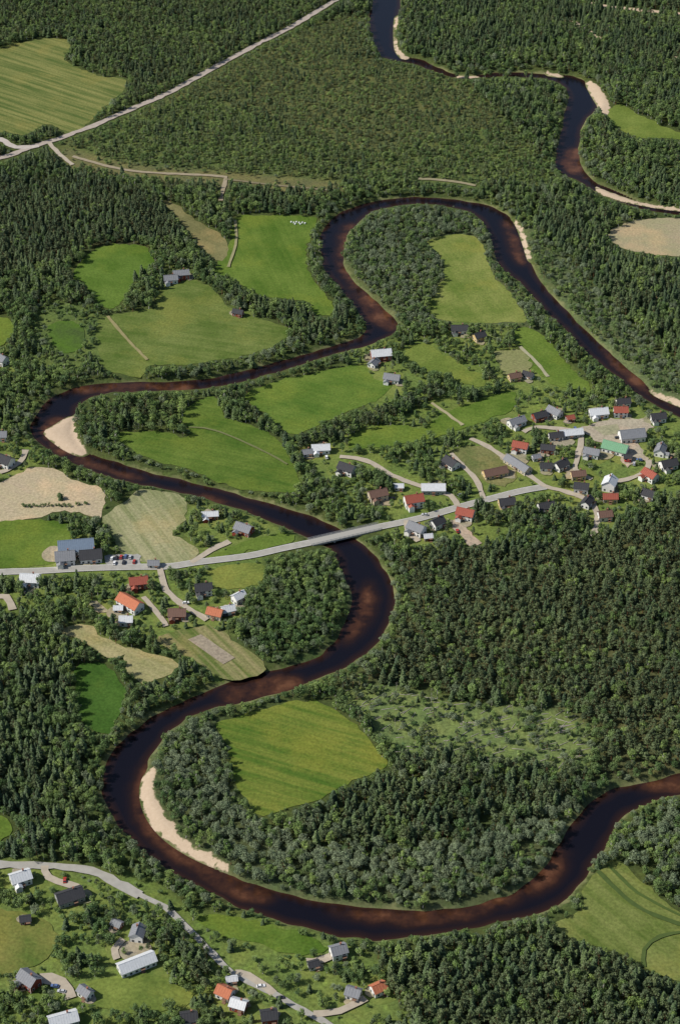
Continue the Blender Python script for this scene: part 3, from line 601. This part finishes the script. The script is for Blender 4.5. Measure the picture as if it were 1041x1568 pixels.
def proto(name,kind,mats,seed):
    R=random.Random(seed); V=[];Fc=[];MI=[];LF=[]
    def quad(p,ax1,ax2,lf):
        i=len(V); V.extend([tuple(p-ax1-ax2*.3),tuple(p-ax2),tuple(p+ax1-ax2*.2),tuple(p+ax2)]); Fc.append((i,i+1,i+2,i+3)); MI.append(0); LF.append(lf)
    def limb(a,b_,r0,r1,n=6):
        d=(b_-a).normalized(); x=d.orthogonal().normalized(); y=d.cross(x); i=len(V)
        for P,r in((a,r0),(b_,r1)):
            for k in range(n): t=k/n*6.283; V.append(tuple(P+x*math.cos(t)*r+y*math.sin(t)*r))
        for k in range(n): Fc.append((i+k,i+(k+1)%n,i+n+(k+1)%n,i+n+k)); MI.append(1); LF.append(1.)
    def rv():
        while True:
            v=Vector((R.uniform(-1,1),R.uniform(-1,1),R.uniform(-1,1)))
            if .05<v.length<1: return v.normalized()
    if kind=='spruce':
        limb(Vector((0,0,0)),Vector((0,0,5)),.16,.1); limb(Vector((0,0,5)),Vector((0,0,9.7)),.1,.02)
        z=0.9; lop=R.uniform(0,6.28)
        while z<9.7:
            rad=2.25*((10-z)/9.1)**.62+.10
            nb=9 if z<7 else 6; a0=R.random()*6
            for k in range(nb):
                a=a0+k/nb*6.283+R.uniform(-.25,.25); rr=rad*R.uniform(.55,1.2)*(1+.15*math.cos(a-lop)); dz=-rr*R.uniform(.08,.38)
                d=Vector((math.cos(a),math.sin(a),0)); t=Vector((-math.sin(a),math.cos(a),0))
                i=len(V); w=rr*.32+.08; zb=z+R.uniform(-.2,.2)
                V.extend([(0,0,zb+.1),tuple(d*rr*.6+t*w+Vector((0,0,zb+dz*.6-.14))),tuple(d*rr+Vector((0,0,zb+dz))),tuple(d*rr*.6-t*w+Vector((0,0,zb+dz*.6-.14))),tuple(d*rr*.62+Vector((0,0,zb+dz*.45+.08)))])
                lf=R.uniform(.6,1.4)
                for f in((i,i+1,i+4),(i+1,i+2,i+4),(i+2,i+3,i+4),(i+3,i,i+4)): Fc.append(f); MI.append(0); LF.append(lf*R.uniform(.85,1.15))
            z+=.46 if z<7 else .34
        quad(Vector((0,0,9.5)),Vector((.14,0,0)),Vector((0,0,.4)),1.)
    elif kind=='pine':
        limb(Vector((0,0,0)),Vector((.1,0,5)),.17,.12); limb(Vector((.1,0,5)),Vector((0,.1,9.2)),.12,.03)
        for k in range(22):
            z=R.uniform(3.2,9.2); t=(z-3.2)/6.8; rad=2.15*math.sin(min(1,max(.12,1-t))*1.75)*R.uniform(.35,1.0); a=R.random()*6.283
            c_=Vector((math.cos(a)*rad,math.sin(a)*rad,z)); limb(Vector((0.05,0,z-.5)),c_,.04,.015,3)
            s=R.uniform(.5,.95)*(1.15-.35*t); lb=R.uniform(.65,1.35)
            for q in range(22):
                n=rv(); p=c_+Vector((n.x*s,n.y*s,n.z*s*.55)); nn=(n+rv()*.8+Vector((0,0,.4))).normalized(); x=nn.orthogonal().normalized(); x=Matrix.Rotation(R.random()*6,3,nn)@x; y=nn.cross(x)
                quad(p,x*.36,y*.18,lb*R.uniform(.75,1.2))
        for q in range(34):
            n=rv(); p=Vector((0,0,9.0))+Vector((n.x*.6,n.y*.6,n.z*.7)); nn=(n+rv()*.8).normalized(); x=nn.orthogonal().normalized(); quad(p,x*.28,nn.cross(x)*.18,R.uniform(.8,1.2))
    else:
        wide={'birch':2.4,'willow':3.0,'round':2.9}[kind]; zc={'birch':5.7,'willow':5.2,'round':5.6}[kind]; hh={'birch':4.0,'willow':3.6,'round':3.9}[kind]
        limb(Vector((0,0,0)),Vector((.1,.1,3)),.2,.15); limb(Vector((.1,.1,3)),Vector((0,0,7.8)),.15,.04)
        for k in range(17):
            n=rv(); q=R.uniform(.4,.82); c_=Vector((n.x*wide*q,n.y*wide*q,zc+n.z*hh*q))
            if c_.z<2: c_.z=2.2
            limb(Vector((0,0,max(1.6,c_.z-1.8))),c_,.06,.02,4)
            s=R.uniform(.65,1.3)*(wide/2.7); lb=R.uniform(.65,1.35)
            for j in range(46):
                n2=rv(); p=c_+n2*s*R.uniform(.75,1.12); nn=(n2+rv()*.7+Vector((0,0,.3))).normalized(); x=nn.orthogonal().normalized(); x=Matrix.Rotation(R.random()*6,3,nn)@x; y=nn.cross(x); sz=R.uniform(.18,.34)
                quad(p,x*sz,y*sz*.75,lb*R.uniform(.75,1.2))
    me=bpy.data.meshes.new(name); me.from_pydata(V,[],Fc); me.polygons.foreach_set('material_index',MI)
    a=me.attributes.new('lf','FLOAT','FACE'); a.data.foreach_set('value',LF)
    for mm in mats: me.materials.append(mm)
    me.update(); return me
bark=plain('bark',(.10,.075,.055),.9,.3); bbark=plain('birch_bark',(.5,.48,.44),.8,.3); pbark=plain('pine_bark',(.22,.11,.06),.9,.3); dead=plain('dead_wood',(.42,.38,.33),.9,.2)
MS=leaf_mat('spruce_needles',(.032,.060,.024),(.088,.128,.042)); MP=leaf_mat('pine_needles',(.060,.090,.040),(.125,.160,.064))
MB=leaf_mat('birch_leaves',(.095,.160,.040),(.185,.255,.065)); MW=leaf_mat('willow_leaves',(.120,.165,.085),(.205,.250,.140)); MRd=leaf_mat('alder_leaves',(.066,.124,.036),(.135,.195,.060))
MY=leaf_mat('young_pine_needles',(.085,.120,.046),(.150,.195,.072))
SPEC={}
def coll(sp,meshes):
    c_=bpy.data.collections.new(sp+'_prototypes')
    for i,me in enumerate(meshes): c_.objects.link(bpy.data.objects.new(sp+'_tree_form',me))
    SPEC[sp]=(c_,meshes)
coll('spruce',[proto('spruce_tree','spruce',[MS,bark],i) for i in range(5)])
coll('pine',[proto('pine_tree','pine',[MP,pbark],10+i) for i in range(5)])
coll('birch',[proto('birch_tree','birch',[MB,bbark],20+i) for i in range(4)])
coll('willow',[proto('willow_tree','willow',[MW,bark],30+i) for i in range(4)])
coll('alder',[proto('alder_tree','round',[MRd,bark],40+i) for i in range(4)])
coll('young_pine',[proto('young_pine_tree','pine',[MY,pbark],50+i) for i in range(3)])
def snag(seed):
    R=random.Random(seed)
    def f(bm):
        bmesh.ops.create_cone(bm,cap_ends=True,segments=6,radius1=.2,radius2=.05,depth=10,matrix=Matrix.Translation((0,0,5)))
        for k in range(9):
            a=R.random()*6.28; z=R.uniform(4,9.3); bmesh.ops.create_cone(bm,cap_ends=True,segments=4,radius1=.05,radius2=.015,depth=1.2,matrix=Matrix.Translation((math.cos(a)*.55,math.sin(a)*.55,z))@Matrix.Rotation(a,4,'Z')@Matrix.Rotation(1.3,4,'Y'))
    me=mesh_of('dead_tree',f); me.materials.append(dead); return me
coll('dead',[snag(1),snag(2)])
# ------------------------------------------------------------------ planting
def lookup(A,x,y,default):
    i=np.rint((x-XF[0])/DX).astype(int); j=np.rint((y-YF[0])/DX).astype(int)
    ok=(i>=0)&(i<len(XF))&(j>=0)&(j<len(YF)); r=np.full(x.shape,default,dtype=A.dtype); r[ok]=A[j[ok],i[ok]]; return r
S=4.0
px,py=np.meshgrid(np.arange(-620,620,S),np.arange(550,2330,S)); px=px+S/2*(np.arange(px.shape[0])%2)[:,None]
px=(px+rng.uniform(-.48,.48,px.shape)*S).ravel(); py=(py+rng.uniform(-.48,.48,py.shape)*S).ravel()
T=np.hypot(py,CAMH); k=np.abs(px)<0.166*T+100; px=px[k];py=py[k]; n=len(px)
names=['spruce','pine','birch','willow','alder','young_pine','dead']
pn=vnoise(px,py,45,1)*.6+vnoise(px,py,18,2)*.4
prob=np.tile(np.array([.24,.18,.28,.03,.27,0,0]),(n,1)); dens=np.full(n,.82); hmin=np.full(n,6.5);hmax=np.full(n,13.5)
sh_=(pn[:,None]-.5)*2.4
prob[:,0:1]+=sh_*.45; prob[:,2:3]-=sh_*.3; prob[:,4:5]-=sh_*.15
def zone(key,pr,d,h0,h1,vary=.3):
    mk=lookup(zm[key],px,py,False) if isinstance(key,str) else key
    p=np.tile(np.array(pr,float),(mk.sum(),1)); s=(pn[mk]-.5)[:,None]*2*vary
    p[:,0:1]+=s*(p[:,0:1]>0); p[:,2:3]-=s*(p[:,2:3]>0); p[:,3:4]-=s*.5*(p[:,3:4]>0); p[:,4:5]-=s*.5*(p[:,4:5]>0)
    prob[mk]=p; dens[mk]=d; hmin[mk]=h0; hmax[mk]=h1
zone('topl',[.15,.22,.32,0,.14,.2,0],.85,6,10)
zone('topr',[.45,.25,.18,0,.12,0,0],.85,8,13.5)
zone('young',[.02,.05,.30,0,.06,.60,0],.78,3.2,7,.4)
zone('youngb',[.03,.05,.50,0,.08,.36,0],.80,4,8.5,.4)
zone('lpine',[.38,.52,.05,0,.03,0,0],.92,7.5,11.5,.1)
zone('loop',[.02,.03,.18,.52,.25,0,0],.92,6,10)
zone('rspruce',[.52,.2,.18,.05,.1,0,0],.85,8,14.5)
zone('rbank',[.04,.05,.2,.5,.2,0,0],.7,5,9)
zone('innerw',[.04,.05,.08,.72,.12,0,0],.90,6,11,.12)
zone('dark',[.36,.48,.06,.05,.08,0,0],.88,8,13,.15)
zone('pineR',[.10,.74,.12,0,.06,0,0],.78,8,12,.25)
zone('clear',[.02,.06,.36,.30,.1,.12,.10],.50,2.5,8,.1)
zone('penin',[.04,.05,.3,.12,.52,0,0],.92,7,11.5,.1)
zone('rdark',[.36,.54,.07,0,.06,0,0],.88,9.5,15.5,.15)
zone('ldark',[.38,.24,.18,0,.24,0,0],.88,8,14,.5)
zone('brt',[.02,.03,.3,.45,.2,0,0],.88,8,11)
zone('bright1',[.1,.05,.5,0,.35,0,0],.85,7,12); zone('bright2',[.03,.03,.6,0,.35,0,0],.85,6,10); zone('bright3',[.05,.1,.5,.1,.25,0,0],.5,3,9)
zone('scrub',[.02,.05,.4,.1,.1,.3,0],.25,2,5)
sdr=lookup(SD,px,py,30.)
rb=(sdr<13)&(sdr>0)
prob[rb]=prob[rb]*.35+np.array([.0,.0,.25,.2,.25,0,0]); hmax[rb]=np.minimum(hmax[rb],11); hmin[rb]=np.minimum(hmin[rb],4); dens[rb]=np.maximum(dens[rb],.8)
fe=lookup(blur(CLEAR&~vm,6),px,py,0.)
ed=(fe>.06)&~lookup(vm,px,py,False)&~rb
prob[ed]=prob[ed]*.55+np.array([.0,.0,.22,.02,.2,0,0]); hmin[ed]=np.minimum(hmin[ed],5)
vmk=lookup(vm,px,py,False)
zone(vmk,[.13,.12,.40,.05,.30,0,0],.30,3.5,10.5,.2)
dens[vmk]=np.where(vnoise(px[vmk],py[vmk],20,5)>.47,.68,.22)
v3=vmk&(py<900); dens[v3]=np.maximum(dens[v3],.36)
prob=np.clip(prob,0.0,None); prob/=prob.sum(1,keepdims=True)
cum=prob.cumsum(1); sp=(rng.random(n)[:,None]>cum).sum(1).clip(0,6)
h=hmin+(hmax-hmin)*rng.random(n)**.85
h=np.where((sp==2)|(sp==4)|(sp==3),h*.92,h)
alive=(rng.random(n)<dens)&(sdr>1.5)&(lookup(sand,px,py,8.)>.5)
alive&=~lookup(CLEAR,px,py,False)&~lookup(HM,px,py,False)&~(lookup(SOFT,px,py,False)&(rng.random(n)<.8))
BLK=CLEAR|HM
def topbad(h,fr):
    kk=CAMH/(CAMH-h*fr); x=px*kk;y=py*kk
    kw=(CAMH-WZ)/(CAMH-h*fr); return lookup(BLK,x,y,False)|(lookup(SD,px*kw,py*kw,30.)<0)|(lookup(sand,x,y,8.)<-.5)
for fac in (.75,.66,.6,.55):
    bad=topbad(h,.85)|topbad(h,.45)
    h=np.where(bad,h*fac,h)
bad=topbad(h,.8)|topbad(h,.4); low=h<4.5
sp=np.where(low&(sp<2)&~lookup(zm['young'],px,py,False),rng.choice([2,4,3],n),sp)
alive&=~(bad&(rng.random(n)<.8))&(h>1.2)
wide=np.where(low,1.3,1.0)
ex=[]
for pts,spn,h0,h1,hw in HEDGES:
    P=catmull(gp(pts),False,3.2 if hw>2.5 else 1.8)
    cnt=max(1,int(hw/2.2))
    for q in P:
        for _ in range(cnt):
            x,y=q+rng.uniform(-hw,hw,2)*(.9 if hw>2.5 else .35)
            ii=int(round((x-XF[0])/DX)); jj=int(round((y-YF[0])/DX))
            if SD[jj,ii]<2.5 or HM[jj,ii] or (CLEAR[jj,ii] and hw>2.5): continue
            hh=random.uniform(h0,h1); kk=CAMH/(CAMH-hh*.8); i2=int(round((x*kk-XF[0])/DX)); j2=int(round((y*kk-YF[0])/DX))
            if HM[j2,i2] or SD[j2,i2]<0: hh*=.5
            s_=names.index(spn) if random.random()<.7 else random.choice([0,2,4])
            ex.append((x,y,hh,s_))
ex=np.array(ex); ne=len(ex)
px=np.concatenate([px,ex[:,0]]);py=np.concatenate([py,ex[:,1]]);h=np.concatenate([h,ex[:,2]]);sp=np.concatenate([sp,ex[:,3].astype(int)])
alive=np.concatenate([alive,np.ones(ne,bool)]);wide=np.concatenate([wide,np.ones(ne)]);vmk=np.concatenate([vmk,np.ones(ne,bool)]); n=len(px)
indiv=alive&vmk&(h>6.5)&(rng.random(n)<.10)
def gn(spn,cl):
    ng=bpy.data.node_groups.new(spn+'_scatter','GeometryNodeTree')
    ng.interface.new_socket(name='Geometry',in_out='INPUT',socket_type='NodeSocketGeometry'); ng.interface.new_socket(name='Geometry',in_out='OUTPUT',socket_type='NodeSocketGeometry')
    N=ng.nodes;L=ng.links; gi=N.new('NodeGroupInput');go=N.new('NodeGroupOutput'); ip=N.new('GeometryNodeInstanceOnPoints'); ci=N.new('GeometryNodeCollectionInfo')
    ci.inputs['Collection'].default_value=cl; ci.inputs['Separate Children'].default_value=True; ci.inputs['Reset Children'].default_value=True
    L.new(gi.outputs[0],ip.inputs['Points']); L.new(ci.outputs[0],ip.inputs['Instance']); ip.inputs['Pick Instance'].default_value=True
    def na(nm,t):
        a=N.new('GeometryNodeInputNamedAttribute'); a.data_type=t; a.inputs['Name'].default_value=nm; return [o for o in a.outputs if o.enabled][0]
    L.new(na('idx','INT'),ip.inputs['Instance Index'])
    er=N.new('FunctionNodeEulerToRotation'); L.new(na('rot','FLOAT_VECTOR'),er.inputs[0]); L.new(er.outputs[0],ip.inputs['Rotation'])
    L.new(na('scl','FLOAT_VECTOR'),ip.inputs['Scale']); L.new(ip.outputs[0],go.inputs[0]); return ng
FN={'spruce':'spruce_forest','pine':'pine_forest','birch':'birch_woodland','willow':'riverside_willow_thicket','alder':'alder_woodland','young_pine':'young_pine_plantation','dead':'dead_standing_trees'}
zg=lookup(Z,px,py,0.)
for s,nm in enumerate(names):
    mk=alive&(sp==s)&~indiv; c_=int(mk.sum())
    if c_==0: continue
    me=bpy.data.meshes.new(FN[nm]); me.vertices.add(c_)
    me.vertices.foreach_set('co',np.stack([px[mk],py[mk],zg[mk]-.1],1).ravel().astype(np.float32))
    cl,ms=SPEC[nm]
    a=me.attributes.new('idx','INT','POINT'); a.data.foreach_set('value',rng.integers(0,len(ms),c_).astype(np.int32))
    rot=np.stack([rng.normal(0,.05,c_),rng.normal(0,.05,c_),rng.uniform(0,6.28,c_)],1)
    a=me.attributes.new('rot','FLOAT_VECTOR','POINT'); a.data.foreach_set('vector',rot.ravel().astype(np.float32))
    hs=h[mk]/10; w=hs**.7*wide[mk]*rng.uniform(.85,1.3,c_)
    if nm=='dead': w*=.8
    a=me.attributes.new('scl','FLOAT_VECTOR','POINT'); a.data.foreach_set('vector',np.stack([w,w,hs],1).ravel().astype(np.float32))
    o=add_obj(FN[nm],me); md=o.modifiers.new('scatter','NODES'); md.node_group=gn(nm,cl)
    print(nm,c_)
for q in np.nonzero(indiv)[0]:
    nm=names[sp[q]]; o=bpy.data.objects.new(nm+'_tree',random.choice(SPEC[nm][1])); sc.collection.objects.link(o)
    o.location=(px[q],py[q],zg[q]-.1); s=h[q]/10; o.scale=(s**.75,s**.75,s); o.rotation_euler=(0,0,random.random()*6)
print('indiv',indiv.sum(),'total',alive.sum())
cl_idx=np.argwhere(zm['clear']); lb=bmesh.new()
for _ in range(130):
    j,i=cl_idx[random.randrange(len(cl_idx))]; x=XF[i]+random.uniform(-1,1); y=YF[j]+random.uniform(-1,1); a=random.gauss(.35,.35); l=random.uniform(4,10)
    bmesh.ops.create_cone(lb,cap_ends=True,segments=6,radius1=.22,radius2=.1,depth=l,matrix=Matrix.Translation((x,y,.2))@Matrix.Rotation(a,4,'Z')@Matrix.Rotation(math.pi/2,4,'Y'))
me=bpy.data.meshes.new('fallen_logs'); lb.to_mesh(me); lb.free(); add_obj('fallen_logs',me,[dead])
# ------------------------------------------------------------------ light, sky, camera
EL=math.radians(44); AZ=math.radians(-97)
sv=Vector((math.sin(AZ)*math.cos(EL),math.cos(AZ)*math.cos(EL),math.sin(EL)))
ld=bpy.data.lights.new('sun','SUN'); ld.energy=4.6; ld.angle=math.radians(.53); ld.color=(1,.955,.87)
lo=bpy.data.objects.new('sun',ld); sc.collection.objects.link(lo); lo.rotation_euler=sv.to_track_quat('Z','Y').to_euler(); lo.location=(0,0,500)
w=bpy.data.worlds.new('World'); sc.world=w; w.use_nodes=True; nt=w.node_tree; bg=nt.nodes['Background']; sk=nt.nodes.new('ShaderNodeTexSky'); sk.sky_type='NISHITA'; sk.sun_disc=False
sk.sun_elevation=EL; sk.sun_rotation=AZ; nt.links.new(sk.outputs[0],bg.inputs[0]); bg.inputs[1].default_value=.095
cd=bpy.data.cameras.new('camera'); co=bpy.data.objects.new('camera',cd); sc.collection.objects.link(co); sc.camera=co
cd.sensor_fit='VERTICAL'; cd.angle=2*HALF; cd.clip_start=5; cd.clip_end=60000; co.location=(0,0,CAMH); co.rotation_euler=(math.pi/2-PITCH,0,0)
sc.view_settings.view_transform='Standard'; sc.view_settings.look='None'; sc.view_settings.exposure=0
